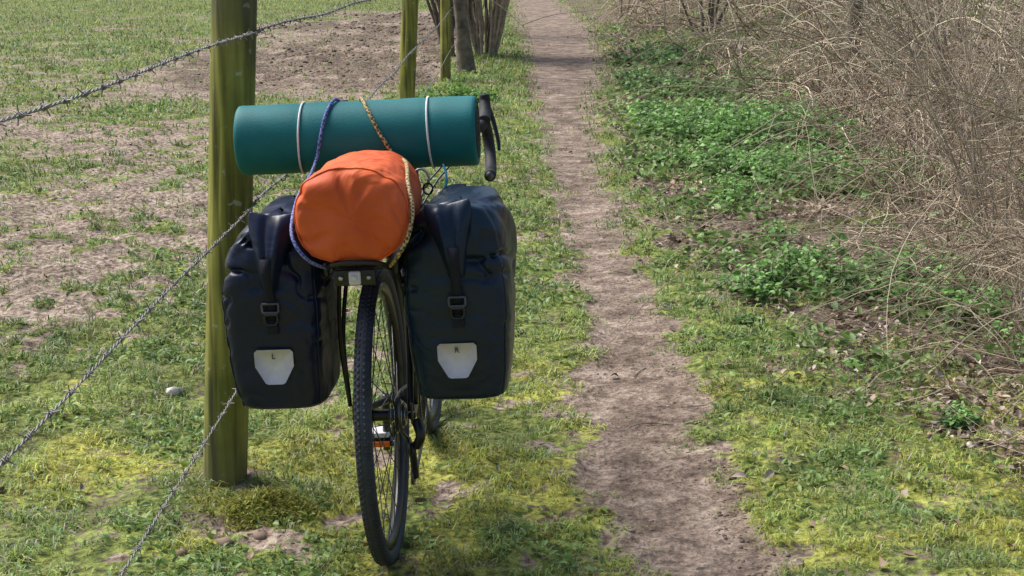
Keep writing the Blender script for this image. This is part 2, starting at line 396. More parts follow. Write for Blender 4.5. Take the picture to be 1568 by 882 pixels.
# mossy tuft
def tuft(name,cx,cy,rx,ry,hh,n,col):
    a=rng.uniform(0,6.28,n);r=np.sqrt(rng.uniform(0,1,n))*(1+.5*(fbm(np.cos(a)*2+5,np.sin(a)*2+5,2,7)-.5))
    x=cx+rx*r*np.cos(a);y=cy+ry*r*np.sin(a)
    z=H(x,y)+hh*np.sqrt(np.clip(1-r*r,0,1))*rng.uniform(.2,1.1,n)*(.4+1.2*fbm(x*25,y*25,2,31))
    ph=rng.uniform(0,6.28,n);D=np.stack([np.cos(ph),np.sin(ph),rng.uniform(.2,1.2,n)],1)
    V,F=leaves(np.stack([x,y,z],1),D,rng.uniform(.008,.022,n),rng.uniform(.002,.006,n),seed=3)
    mesh_np(name,V,F,M_grass,np.repeat(np.array(col)[None]*rng.uniform(.5,1.5,(n,1)),7,0))
tuft('moss_tuft',-.62,3.80,.12,.10,.022,3500,(.34,.35,.08))
# ---------------------------------------------------------------- nettles
def plants(name,cls,seed=2,base=(.195,.35,.105)):
    r=np.random.default_rng(seed);O=[];D=[];L=[];W=[];C=[];SP=[]
    for cx,cy,rx,ry,dens,h0,ls in cls:
        npl=int(dens*math.pi*rx*ry)+3
        for i in range(npl):
            a=r.uniform(0,6.28);q=math.sqrt(r.uniform(0,1))*r.uniform(.8,1.3)
            px=cx+rx*q*math.cos(a);py=cy+ry*q*math.sin(a);pz=float(H(px,py))
            h=h0*r.uniform(.4,1.1)*(1.15-.5*q);lx,ly=r.normal(0,.15,2)
            SP.append([[px+lx*h*t,py+ly*h*t,pz+h*t] for t in(0,.5,1)])
            nl=int(r.integers(14,26));tone=r.uniform(.5,1.35)
            for j in range(nl):
                t=(j+r.uniform(0,1))/nl;t=t**.7
                ph=r.uniform(0,6.28);rr=(1-t*.6)*ls*r.uniform(.2,1.2)
                O.append((px+lx*h*t+math.cos(ph)*rr*.8,py+ly*h*t+math.sin(ph)*rr*.8,pz+h*t*r.uniform(.9,1.1)+.01))
                D.append((math.cos(ph),math.sin(ph),r.uniform(-.5,.5)))
                s=ls*(1-.45*t)*r.uniform(.6,1.15);L.append(s);W.append(s*r.uniform(.55,.8))
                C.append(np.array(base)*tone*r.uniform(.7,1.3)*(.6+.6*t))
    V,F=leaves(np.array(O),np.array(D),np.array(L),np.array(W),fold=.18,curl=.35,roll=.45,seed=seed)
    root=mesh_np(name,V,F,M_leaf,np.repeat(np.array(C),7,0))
    V,F=tubes(np.array(SP),np.full((len(SP),3),.0018),3)
    mesh_np('stems',V,F,M_leaf,np.tile([.16,.2,.07],(len(V),1)),parent=root)
plants('nettle_patch',[(1.08,6.45,.14,.25,150,.14,.055),(1.38,6.6,.28,.36,140,.21,.06),(1.72,6.3,.28,.38,140,.23,.06),(1.85,5.8,.16,.24,130,.19,.06),(1.84,5.25,.11,.18,110,.15,.05),(1.3,7.6,.10,.2,120,.11,.045)],11)
plants('nettle_patch',[(1.25,9.0,.15,.4,100,.13,.055),(1.35,10.2,.28,.45,110,.20,.065),(1.75,9.6,.33,.6,110,.25,.065),(2.2,9.2,.35,.6,80,.24,.065),(1.5,12.0,.44,1.0,110,.28,.075),(2.0,11.5,.46,1.0,100,.32,.075),(1.25,13.3,.22,.8,80,.18,.075),(.98,10.6,.09,.4,60,.07,.05)],12)
plants('nettle_patch',[(1.5,16.5,.35,1.3,38,.18,.09),(2.2,15,.45,1.3,38,.28,.09),(1.9,20,.5,1.7,20,.22,.11),(3.4,15,.5,1.6,16,.3,.1)],13,base=(.17,.28,.10))
plants('leafy_weed',[(1.36,4.62,.06,.08,750,.05,.030),(1.22,5.25,.05,.06,300,.03,.03),(.92,5.9,.04,.06,300,.03,.03)],14)
plants('ivy_clump',[(-.62,14.6,.32,.5,60,.2,.075),(-.38,15.2,.2,.5,60,.1,.07)],15,base=(.15,.29,.06))
# ---------------------------------------------------------------- bramble thicket
def stems(name,bx,by,L,K,r0,up,tilt,wander,droop,pal,seed,z=None,d0=None,bias=0):
    r=np.random.default_rng(seed);S=len(bx)
    P=np.zeros((S,K,3));P[:,0,0]=bx;P[:,0,1]=by;P[:,0,2]=(H(bx,by)-.01) if z is None else z
    d=r.normal(0,tilt,(S,3));d[:,0]+=bias;d[:,2]=up*r.uniform(.6,1.2,S)
    if d0 is not None: d=d0.copy()
    for k in range(1,K):
        d=d+r.normal(0,wander,(S,3));d[:,2]-=droop*r.uniform(0,2,S)
        d/=np.linalg.norm(d,axis=1,keepdims=True)
        P[:,k]=P[:,k-1]+d*(L/(K-1))[:,None]
    P[:,:,2]=np.maximum(P[:,:,2],H(P[:,:,0],P[:,:,1])+.004)
    R=r0[:,None]*np.linspace(1,.35,K)[None]
    V,F=tubes(P,R,3)
    c=pal[r.integers(0,len(pal),S)]*r.uniform(.65,1.25,(S,1))
    return V,F,np.repeat(c,K*3,0),P
pal=np.array([[.54,.43,.30],[.42,.34,.26],[.28,.21,.155],[.66,.56,.41],[.19,.12,.08],[.35,.29,.23],[.56,.47,.35]])
def thicket(name,n,x0f,depth,y0,y1,seed,hs=1.0,rs=1.0,bias=-.15,nlong=110):
    r=np.random.default_rng(seed)
    by=np.exp(r.uniform(math.log(y0),math.log(y1),n))
    bx=x0f(by)+depth*r.uniform(0,1,n)**1.1
    clump=fbm(bx*1.1,by*1.1,2,seed)>.43;bx,by=bx[clump],by[clump];S=len(bx)
    L=r.uniform(.4,1.5,S)*hs;sc=np.clip(by/7,.75,3)*rs
    V,F,C,P=stems(name,bx,by,L,12,r.uniform(.0018,.0046,S)*sc,1,.6,.24,.15,pal,seed,bias=bias)
    m=int(S*2.4);si=r.integers(0,S,m);ki=r.integers(2,11,m)
    b=P[si,ki];dd=P[si,ki]-P[si,ki-1];dd/=np.linalg.norm(dd,axis=1,keepdims=True)+1e-9
    dd=dd+r.normal(0,.6,(m,3));dd/=np.linalg.norm(dd,axis=1,keepdims=True)
    V2,F2,C2,_=stems(name,b[:,0],b[:,1],r.uniform(.12,.5,m)*hs,6,r.uniform(.001,.0022,m)*sc[si],1,.5,.24,.06,pal,seed+1,z=b[:,2],d0=dd)
    by=np.exp(r.uniform(math.log(y0),math.log(y1),nlong));bx=x0f(by)+.3+r.uniform(0,1.6,nlong)
    V3,F3,C3,_=stems(name,bx,by,r.uniform(1.3,2.6,nlong),20,r.uniform(.003,.0052,nlong)*np.clip(by/8,.8,2),1.2,.35,.08,.11,pal[[0,3,6,1,2]],seed+2,bias=-.40)
    n1,n2=len(V),len(V)+len(V2)
    mesh_np(name,np.vstack([V,V2,V3]),np.vstack([F,F2+n1,F3+n2]),M_stem,np.vstack([C,C2,C3]))
thicket('bramble_thicket',2100,lambda y:1.74+.065*(y-5),1.5,5.0,9,201,.82)
thicket('bramble_thicket',2300,lambda y:2.05+.055*(y-8),2.8,8,15,202,.82)
thicket('bramble_thicket',2900,lambda y:1.95+.02*(y-12),6,13,42,203,.9)
# low dry stems lying in litter
x,y=sample(18000,3.6,30);p,g,l,yl,md=masks(x,y)
k=rng.uniform(0,1,len(x))<l*.7*ss(.9,1.9,x)+l*.15;x,y=x[k],y[k]
ph=rng.uniform(0,6.28,len(x));d0=np.stack([np.cos(ph),np.sin(ph),rng.uniform(0,.6,len(x))],1)
V,F,C,_=stems('t',x,y,rng.uniform(.08,.5,len(x)),6,rng.uniform(.001,.0024,len(x))*np.clip(y/6,.8,2),1,.5,.15,.05,pal,301,d0=d0)
mesh_np('fallen_twigs',V,F,M_stem,C)
for i,(a,b,rr) in enumerate([((.46,7.0),(.58,6.85),.002),((.36,4.62),(.50,4.65),.0014),((.42,5.2),(.47,5.32),.002)]):
    q=[(a[0]+(b[0]-a[0])*t,a[1]+(b[1]-a[1])*t+.02*math.sin(t*3.1)) for t in(0,.3,.7,1)]
    pipe('twig',[(u,v,float(H(u,v))+.004) for j,(u,v) in enumerate(q)],rr,M_bark,sides=6)
# ---------------------------------------------------------------- bare trees
def tree(name,bx,by,h,r,lean,seed,nb=10,depth=3,stemsN=1,spread=.3,mat=None):
    R=random.Random(seed);segs=[]
    def br(p,d,L,r,dep):
        K=8;P=[np.array(p)];dd=np.array(d,float)
        for k in range(1,K):
            dd=dd+np.array([R.gauss(0,.09) for _ in range(3)]);dd/=np.linalg.norm(dd)
            P.append(P[-1]+dd*L/(K-1))
        P=np.array(P);segs.append((P,np.linspace(r,r*.45,K)))
        if dep>0:
            for i in range(nb if dep==depth else 4):
                k=R.randint(2 if dep==depth else 1,K-1)
                t=P[min(k,K-1)]-P[k-1];t/=np.linalg.norm(t)
                v=t+np.array([R.gauss(0,.6),R.gauss(0,.6),R.gauss(.15,.35)]);v/=np.linalg.norm(v)
                br(P[k],v,L*R.uniform(.35,.6),r*.42,dep-1)
    z=float(H(bx,by))-.05
    for s in range(stemsN):
        a=R.uniform(0,6.28)
        d=np.array([lean[0]+spread*math.cos(a)*(stemsN>1),lean[1]+spread*math.sin(a)*(stemsN>1),1.]);d/=np.linalg.norm(d)
        br((bx+.11*math.cos(a)*(stemsN>1),by+.11*math.sin(a)*(stemsN>1),z),d,h*R.uniform(.7,1.1),r*R.uniform(.6,1.1),depth)
    P=np.array([s[0] for s in segs]);Rr=np.array([s[1] for s in segs])
    Rr[:stemsN if stemsN==1 else 0,0]*=1.5
    V,F=tubes(P,Rr,7)
    mesh_np(name,V,F,mat or M_bark,smooth=True)
tree('bare_tree',-.53,18.6,4.5,.080,(-.24,.05),5,nb=9,depth=2)
tree('bare_tree',-1.05,24.5,5,.11,(-.03,.02),51,nb=9,depth=2)
tree('bare_tree',-.95,29,5,.12,(.03,.02),52,nb=9,depth=2)
tree('hazel_coppice',-.34,21.5,3.2,.021,(.02,0),6,nb=8,depth=2,stemsN=24,spread=.22,mat=M_shrub)
tree('hazel_coppice',-.36,21.9,3.2,.026,(.02,0),61,nb=7,depth=2,stemsN=9,spread=.22)
tree('hazel_coppice',-.80,21.5,3.4,.030,(0,0),16,nb=6,depth=2,stemsN=12,spread=.2)
tree('hazel_coppice',-.45,27,3.4,.03,(0,0),19,nb=6,depth=2,stemsN=12,spread=.25)
tree('bare_tree',3.25,15.2,5,.11,(.05,0),8,nb=9,depth=2)
tree('hazel_coppice',2.9,24,3,.03,(0,0),9,nb=6,depth=2,stemsN=9,spread=.35)
tree('hazel_coppice',2.3,33,3,.03,(0,0),91,nb=6,depth=2,stemsN=9,spread=.45,mat=M_shrub)
tree('hawthorn_shrub',2.25,6.8,1.3,.006,(0,0),10,nb=9,depth=2,stemsN=18,spread=.32,mat=M_shrub)
tree('hawthorn_shrub',3.3,11,2.2,.012,(0,0),17,nb=9,depth=2,stemsN=10,spread=.6,mat=M_shrub)
# ---------------------------------------------------------------- fence
def post_mat():
    m,nt,b=mat_new('weathered_algae_wood');N=nt.nodes;L=nt.links
    tc=N.new('ShaderNodeTexCoord');mp=N.new('ShaderNodeMapping');mp.inputs['Scale'].default_value=(40,40,2.2)
    L.new(tc.outputs['Object'],mp.inputs['Vector'])
    n=N.new('ShaderNodeTexNoise');n.inputs['Scale'].default_value=1;n.inputs['Detail'].default_value=7;L.new(mp.outputs[0],n.inputs['Vector'])
    n2=N.new('ShaderNodeTexNoise');n2.inputs['Scale'].default_value=5;n2.inputs['Detail'].default_value=6;L.new(tc.outputs['Object'],n2.inputs['Vector'])
    r=N.new('ShaderNodeValToRGB');e=r.color_ramp.elements;e.new(.5)
    for q,(p_,c_) in zip(e,[(.36,(.09,.085,.028)),(.5,(.25,.245,.045)),(.64,(.37,.355,.09))]): q.position=p_;q.color=(*c_,1)
    L.new(n.outputs['Fac'],r.inputs['Fac'])
    r2=N.new('ShaderNodeValToRGB');e=r2.color_ramp.elements
    e[0].position=.35;e[0].color=(.55,.6,.5,1);e[1].position=.65;e[1].color=(1.15,1.1,1,1);L.new(n2.outputs['Fac'],r2.inputs['Fac'])
    x=N.new('ShaderNodeMix');x.data_type='RGBA';x.blend_type='MULTIPLY';x.inputs[0].default_value=1
    L.new(r.outputs[0],x.inputs[6]);L.new(r2.outputs[0],x.inputs[7])
    n4=N.new('ShaderNodeTexNoise');n4.inputs['Scale'].default_value=28;n4.inputs['Detail'].default_value=3;L.new(tc.outputs['Object'],n4.inputs['Vector'])
    mf=N.new('ShaderNodeMapRange');mf.inputs[1].default_value=.66;mf.inputs[2].default_value=.72;mf.inputs[4].default_value=.7;L.new(n4.outputs['Fac'],mf.inputs[0])
    xf=N.new('ShaderNodeMix');xf.data_type='RGBA';L.new(mf.outputs[0],xf.inputs[0]);L.new(x.outputs[2],xf.inputs[6]);xf.inputs[7].default_value=(.45,.45,.35,1)
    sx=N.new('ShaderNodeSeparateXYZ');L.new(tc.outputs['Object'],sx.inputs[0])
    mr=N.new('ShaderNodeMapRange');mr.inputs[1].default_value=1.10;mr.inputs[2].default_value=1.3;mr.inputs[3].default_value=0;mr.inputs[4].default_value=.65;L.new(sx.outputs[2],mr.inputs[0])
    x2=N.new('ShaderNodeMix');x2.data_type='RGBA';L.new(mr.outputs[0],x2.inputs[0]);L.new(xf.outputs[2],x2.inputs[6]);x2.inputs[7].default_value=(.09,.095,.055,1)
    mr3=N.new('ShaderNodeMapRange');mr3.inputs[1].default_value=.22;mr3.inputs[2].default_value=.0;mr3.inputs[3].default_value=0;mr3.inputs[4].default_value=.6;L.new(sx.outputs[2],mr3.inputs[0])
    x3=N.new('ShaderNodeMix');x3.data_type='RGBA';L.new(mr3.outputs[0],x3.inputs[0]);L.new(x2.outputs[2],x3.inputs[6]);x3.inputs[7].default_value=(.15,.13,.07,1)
    L.new(x3.outputs[2],b.inputs['Base Color']);b.inputs['Roughness'].default_value=.85
    bp=N.new('ShaderNodeBump');bp.inputs['Strength'].default_value=.8;bp.inputs['Distance'].default_value=.006
    L.new(n.outputs['Fac'],bp.inputs['Height']);L.new(bp.outputs['Normal'],b.inputs['Normal'])
    return m
M_post=post_mat()
def post(x,y,h,lean,r=.0585,seed=0):
    th=np.linspace(0,2*math.pi,40,endpoint=False);zz=np.concatenate([np.linspace(-.25,h-.02,70),[h-.005,h,h+.002]])
    sc=np.ones(len(zz));sc[-3]=.98;sc[-2]=.9;sc[-1]=.01
    T,Zz=np.meshgrid(th,zz)
    rr=r*(1+.02*(vn(np.cos(T)*2+seed+9,Zz*2+np.sin(T)*2,5)-.5)*2)*sc[:,None]*(1-.02*Zz)
    crack=np.exp(-((T-4.3-.05*np.sin(Zz*5))**2)/.002)*ss(.2,.4,Zz)*(1-ss(.9,1.1,Zz));rr=rr-.007*crack
    crack2=np.exp(-((T-5.0-.04*np.sin(Zz*7))**2)/.0012)*ss(.75,.85,Zz)*(1-ss(1.2,1.3,Zz));rr=rr-.005*crack2
    V=np.stack([rr*np.cos(T)+math.tan(lean)*Zz,rr*np.sin(T),Zz],-1)
    K=len(th);ii=np.arange(len(zz)*K).reshape(len(zz),K)
    a=ii[:-1];b=ii[1:];F=np.stack([a,np.roll(a,-1,1),np.roll(b,-1,1),b],-1).reshape(-1,4)
    ob=mesh_np('fence_post',V,F,M_post,smooth=True);ob.location=(x,y,float(H(x,y))-.03)
    return ob
PL=math.radians(3.3)
posts=[(-.767,3.98,PL),(-.745,10.75,PL*.9),(-.735,17.4,.01),(-.74,24.0,.02),(-.75,30.6,0),(-.80,-2.6,0)]
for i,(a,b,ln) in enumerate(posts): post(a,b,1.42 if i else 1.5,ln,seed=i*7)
fence=bpy.data.objects.new('barbed_wire_fence',None);scene.collection.objects.link(fence)
P0=sorted(posts,key=lambda q:q[1])
for zi,zw in enumerate([1.222,.785,.352]):
    for (a,b,la),(c,d,lc) in zip(P0[:-1],P0[1:]):
        n=int((d-b)/.006) if b<3 else int((d-b)/.05)
        t=np.linspace(0,1,n)
        xa=a+.062+math.tan(la)*zw;xc=c+.062+math.tan(lc)*zw
        if b<0: xa=-.70
        px=xa+(xc-xa)*t;py=b+(d-b)*t;pz=zw-.03*4*t*(1-t)*(.6 if zi!=1 else .9)+.004*np.sin(t*23+zi)
        if b<3:
            for s in(0,math.pi):
                ang=py*2*math.pi/.045+s
                P=np.stack([px+.0017*np.cos(ang),py,pz+.0017*np.sin(ang)],1)
                V,F=tubes(P[None],np.full((1,n),.0013),5);mesh_np('strand',V,F,M_wire,smooth=True,parent=fence)
        else:
            P=np.stack([px,py,pz],1);V,F=tubes(P[None],np.full((1,n),.0026),5);mesh_np('strand',V,F,M_wire,parent=fence)
        BP=[]
        for yb in np.arange(b+.06,min(d,14),.105):
            tt=(yb-b)/(d-b);i=min(n-1,int(tt*n));o=np.array([px[i],py[i],pz[i]]);ph=random.uniform(0,6.28)
            for q in(0,1):
                for sg in(-1,1):
                    a2=ph+q*1.5;v=np.array([math.cos(a2),.35*sg*(1 if q else -1),math.sin(a2)])*sg
                    o2=o+np.array([0,(q-.5)*.008,0]);BP.append([o2,o2+v*.008,o2+v*.014])
            for q in np.linspace(-.008,.008,3):
                BP.append([o+np.array([.0044,q,0]),o+np.array([0,q+.001,.0048]),o+np.array([-.0044,q+.002,0])])
                BP.append([o+np.array([-.0044,q+.002,0]),o+np.array([0,q+.003,-.0048]),o+np.array([.0044,q+.004,0])])
        if BP:
            BP=np.array(BP);V,F=tubes(BP,np.tile([.0013,.0012,.0008],(len(BP),1)),4);mesh_np('barbs',V,F,M_wire,parent=fence)

# ---------------------------------------------------------------- bicycle
LOC=(-.285,3.54,float(H(-.285,3.54))-.002);ROT=(0,math.radians(-2.7),math.radians(-2.5))
def root(name):
    e=bpy.data.objects.new(name,None);scene.collection.objects.link(e);e.location=LOC;e.rotation_euler=ROT;e.empty_display_size=.1;return e
bk=root('touring_bicycle')
def circ(r,n=10,sy=1.0): return [(r*math.cos(2*math.pi*i/n),r*sy*math.sin(2*math.pi*i/n)) for i in range(n)]
def wheel(c,tag):
    ring('tyre_'+tag,c,.331,circ(.0195,14),M_rubber,bk)
    V=[];F=[]
    for i in range(150):
        t=2*math.pi*i/150
        for s in(-1,-.45,.45,1):
            a=t+(.021 if abs(s)<.9 else 0);rr=.331+.0195*math.cos(s*.75)
            cx=.0195*math.sin(s*.75)
            o=len(V)
            for da in(-.012,.012):
                for dx in(-.0028,.0028):
                    for dr in(-.001,.0006):
                        r_=rr+dr;V.append((c[0]+cx+dx,c[1]+r_*math.cos(a+da),c[2]+r_*math.sin(a+da)))
            for f in [[0,1,3,2],[4,6,7,5],[0,4,5,1],[2,3,7,6],[1,5,7,3]]: F.append([o+q for q in f])
    mesh_np('tread_'+tag,V,F,M_rubber,parent=bk)
    ring('rim_'+tag,c,.303,[(.010,-.012),(.010,.012),(-.004,.012),(-.013,.004),(-.013,-.004),(-.004,-.012)],M_black,bk)
    P=[]
    for i in range(32):
        a=2*math.pi*i/32;s=1 if i%2 else -1;b=a+(.9 if (i//2)%2 else -.9)
        P.append([(c[0]+s*.03,c[1]+.024*math.cos(b),c[2]+.024*math.sin(b)),(c[0]+s*.016,c[1]+.16*math.cos(a),c[2]+.16*math.sin(a)),(c[0],c[1]+.295*math.cos(a),c[2]+.295*math.sin(a))])
    P=np.array(P);P[:,1]=(P[:,0]+P[:,2])/2
    V,F=tubes(P,np.full((32,3),.0012),5);mesh_np('spokes_'+tag,V,F,M_dsteel,parent=bk)
    pipe('hub_'+tag,[(c[0]-.05,c[1],c[2]),(c[0]+.05,c[1],c[2])],.014,M_black,bk)
    for s in(-1,1): ring('hub_flange_'+tag,(c[0]+s*.03,c[1],c[2]),.018,[(.008,-.002),(.008,.002),(-.01,.002),(-.01,-.002)],M_black,bk,seg=24)
    ring('disc_rotor_'+tag,(c[0]-.045,c[1],c[2]),.072,[(.008,-.0009),(.008,.0009),(-.008,.0009),(-.008,-.0009)],M_steel,bk,seg=48)
wheel((0,0,.35),'rear');wheel((0,1.02,.35),'front')
for i in range(10):
    r=.024+.0032*i
    ring('sprocket',(.052-.0036*i,0,.35),r,[(.002,-.0008),(.002,.0008),(-.008,.0008),(-.008,-.0008)],M_dsteel if i%2 else M_steel,bk,seg=36)
# frame
BB=(0,.44,.275)
pipe('seat_tube',[BB,(0,.31,.78)],.0155,M_black,bk);pipe('seatpost',[(0,.31,.77),(0,.275,.875)],.0136,M_black,bk)
pipe('top_tube',[(0,.315,.755),(0,.865,.78)],.0155,M_black,bk);pipe('down_tube',[BB,(0,.89,.69)],.0185,M_black,bk)
pipe('head_tube',[(0,.86,.81),(0,.905,.655)],.021,M_black,bk);pipe('bottom_bracket',[(-.038,.44,.275),(.038,.44,.275)],.022,M_black,bk)
for s in(-1,1):
    pipe('seatstay',[(s*.066,-.005,.36),(s*.055,.12,.55),(s*.022,.305,.745)],.008,M_black,bk)
    pipe('chainstay',[(s*.066,0,.345),(s*.055,.15,.325),(s*.028,.40,.28)],.0095,M_black,bk)
    pipe('fork_blade',[(s*.035,.91,.65),(s*.05,.93,.57),(s*.055,1.02,.35)],.012,M_black,bk)
    pipe('rack_leg',[(s*.078,0,.375),(s*.085,-.03,.55),(s*.062,-.10,.748)],.005,M_black,bk)
    pipe('rack_leg',[(s*.078,0,.375),(s*.085,.02,.55),(s*.062,.06,.748)],.005,M_black,bk)
    pipe('rack_rail',[(s*.06,.14,.75),(s*.062,-.15,.75),(s*.052,-.23,.752),(0,-.25,.752)],.0055,M_black,bk)
    pipe('rack_lower_rail',[(s*.085,.12,.70),(s*.087,-.19,.70)],.005,M_black,bk)
    box('dropout',(s*.068,0,.355),(.006,.035,.05),M_black,bk,.002)
for yy in(-.2,-.1,0,.1): pipe('rack_crossbar',[(-.06,yy,.75),(.06,yy,.75)],.0045,M_black,bk)
pipe('rack_end_hoop',[(-.065,-.22,.745),(-.05,-.272,.766),(0,-.290,.774),(.05,-.272,.766),(.065,-.22,.745)],.006,M_black,bk)
box('light_bracket',(-.004,-.262,.736),(.088,.008,.036),M_black,bk,.006)
for s in(-1,1): pipe('bracket_bolt',[(s*.030-.004,-.272,.736),(s*.030-.004,-.264,.736)],.005,M_steel,bk)
box('rear_reflector_mount',(-.004,-.270,.736),(.026,.008,.030),M_refl,bk,.005)
pipe('reflector_lens',[(-.004,-.279,.736),(-.004,-.274,.736)],.007,M_white,bk)
# drivetrain
ring('chainring',(.045,.44,.275),.085,[(.004,-.0015),(.004,.0015),(-.010,.0015),(-.010,-.0015)],M_black,bk,seg=60)
pipe('crank_right',[(.055,.44,.275),(.068,.36,.405)],.010,M_black,bk);pipe('crank_left',[(-.055,.44,.275),(-.068,.49,.11)],.010,M_black,bk)
for s,c in((1,(.115,.36,.41)),(-1,(-.085,.49,.135))):
    box('pedal_body',c,(.085,.075,.016),M_black,bk,.003)
    box('pedal_reflector',(c[0],c[1]-.040,c[2]),(.062,.004,.015),M_amber,bk,.001)
    for q in(-1,1): box('pedal_cage',(c[0]+q*.045,c[1],c[2]),(.006,.09,.022),M_steel,bk,.002)
box('shoe_plate',(-.085,.49,.158),(.06,.07,.014),M_refl,bk,.003)
pipe('derailleur_body',[(.075,.005,.335),(.085,-.01,.30),(.072,.0,.27)],.013,M_black,bk,r2=.011)
pipe('derailleur_cage',[(.062,.0,.275),(.062,.03,.185)],.009,M_black,bk)
for c,r in(((.056,.0,.272),.019),((.056,.03,.188),.019)): ring('jockey_wheel',c,r,[(.003,-.003),(.003,.003),(-.012,.003),(-.012,-.003)],M_dsteel,bk,seg=24)
ch=[(.045,.44,.363),(.045,.2,.375),(.042,.0,.405),(.042,-.05,.365),(.045,-.035,.32),(.052,.0,.29),(.056,.02,.25),(.056,.05,.21),(.056,.04,.17),(.054,.2,.182),(.045,.44,.187)]
P=smoothpts(ch,10);V,F=tubes(P[None],np.full((1,len(P)),.0042),5);mesh_np('chain',V,F,M_dsteel,parent=bk)
box('brake_caliper',(-.052,.045,.42),(.03,.055,.05),M_black,bk,.008)
# saddle
rings=[];K=20
for t,hw in zip(np.linspace(0,1,10),[.045,.068,.072,.066,.05,.036,.028,.024,.021,.012]):
    yy=.10+.27*t
    for j in range(K):
        a=2*math.pi*j/K;rings.append((hw*math.cos(a),yy,.885+(.016 if math.sin(a)>0 else .03)*math.sin(a)+.01*(t-.5)**2))
ii=np.arange(10*K).reshape(10,K);F=np.stack([ii[:-1],np.roll(ii[:-1],-1,1),np.roll(ii[1:],-1,1),ii[1:]],-1).reshape(-1,4)
mesh_np('saddle',rings,F,M_tape,smooth=True,parent=bk)
# bars
pipe('steerer',[(0,.86,.81),(0,.848,.865)],.019,M_black,bk);pipe('stem',[(0,.848,.865),(0,.925,.90)],.016,M_black,bk)
for s in(-1,1):
    B=lambda x,y,z:(s*x,y-.02,z-.022)
    pipe('drop_bar',[B(0,.945,.925),B(.09,.945,.93),B(.18,.95,.935),B(.205,1.0,.94),B(.212,1.03,.905),B(.218,1.015,.85),B(.222,.95,.815),B(.225,.85,.812)],.0165,M_tape,bk,sides=16)
    pipe('brake_hood',[B(.206,.985,.95),B(.207,1.03,.968),B(.207,1.06,.998),B(.207,1.062,1.022)],.0195,M_tape,bk,r2=.0145,sides=16)
    pipe('brake_lever',[B(.210,1.065,1.0),B(.226,1.075,.95),B(.240,1.055,.89),B(.243,1.04,.86)],.008,M_black,bk,r2=.005)
    pipe('bar_end_plug',[B(.225,.852,.812),B(.225,.846,.812)],.0125,M_dsteel,bk)
# frame bag + cables
box('top_tube_bag',(0,.61,.68),(.055,.42,.14),M_web,bk,.02,rot=(math.radians(3),0,0))
pipe('cable',[(.08,.91,.91),(.10,.83,.84),(.05,.78,.78),(.03,.68,.72)],.0028,M_black,bk)
pipe('cable',[(.06,.91,.91),(.12,.97,.84),(.06,.95,.76),(.02,.88,.70)],.0028,M_black,bk)

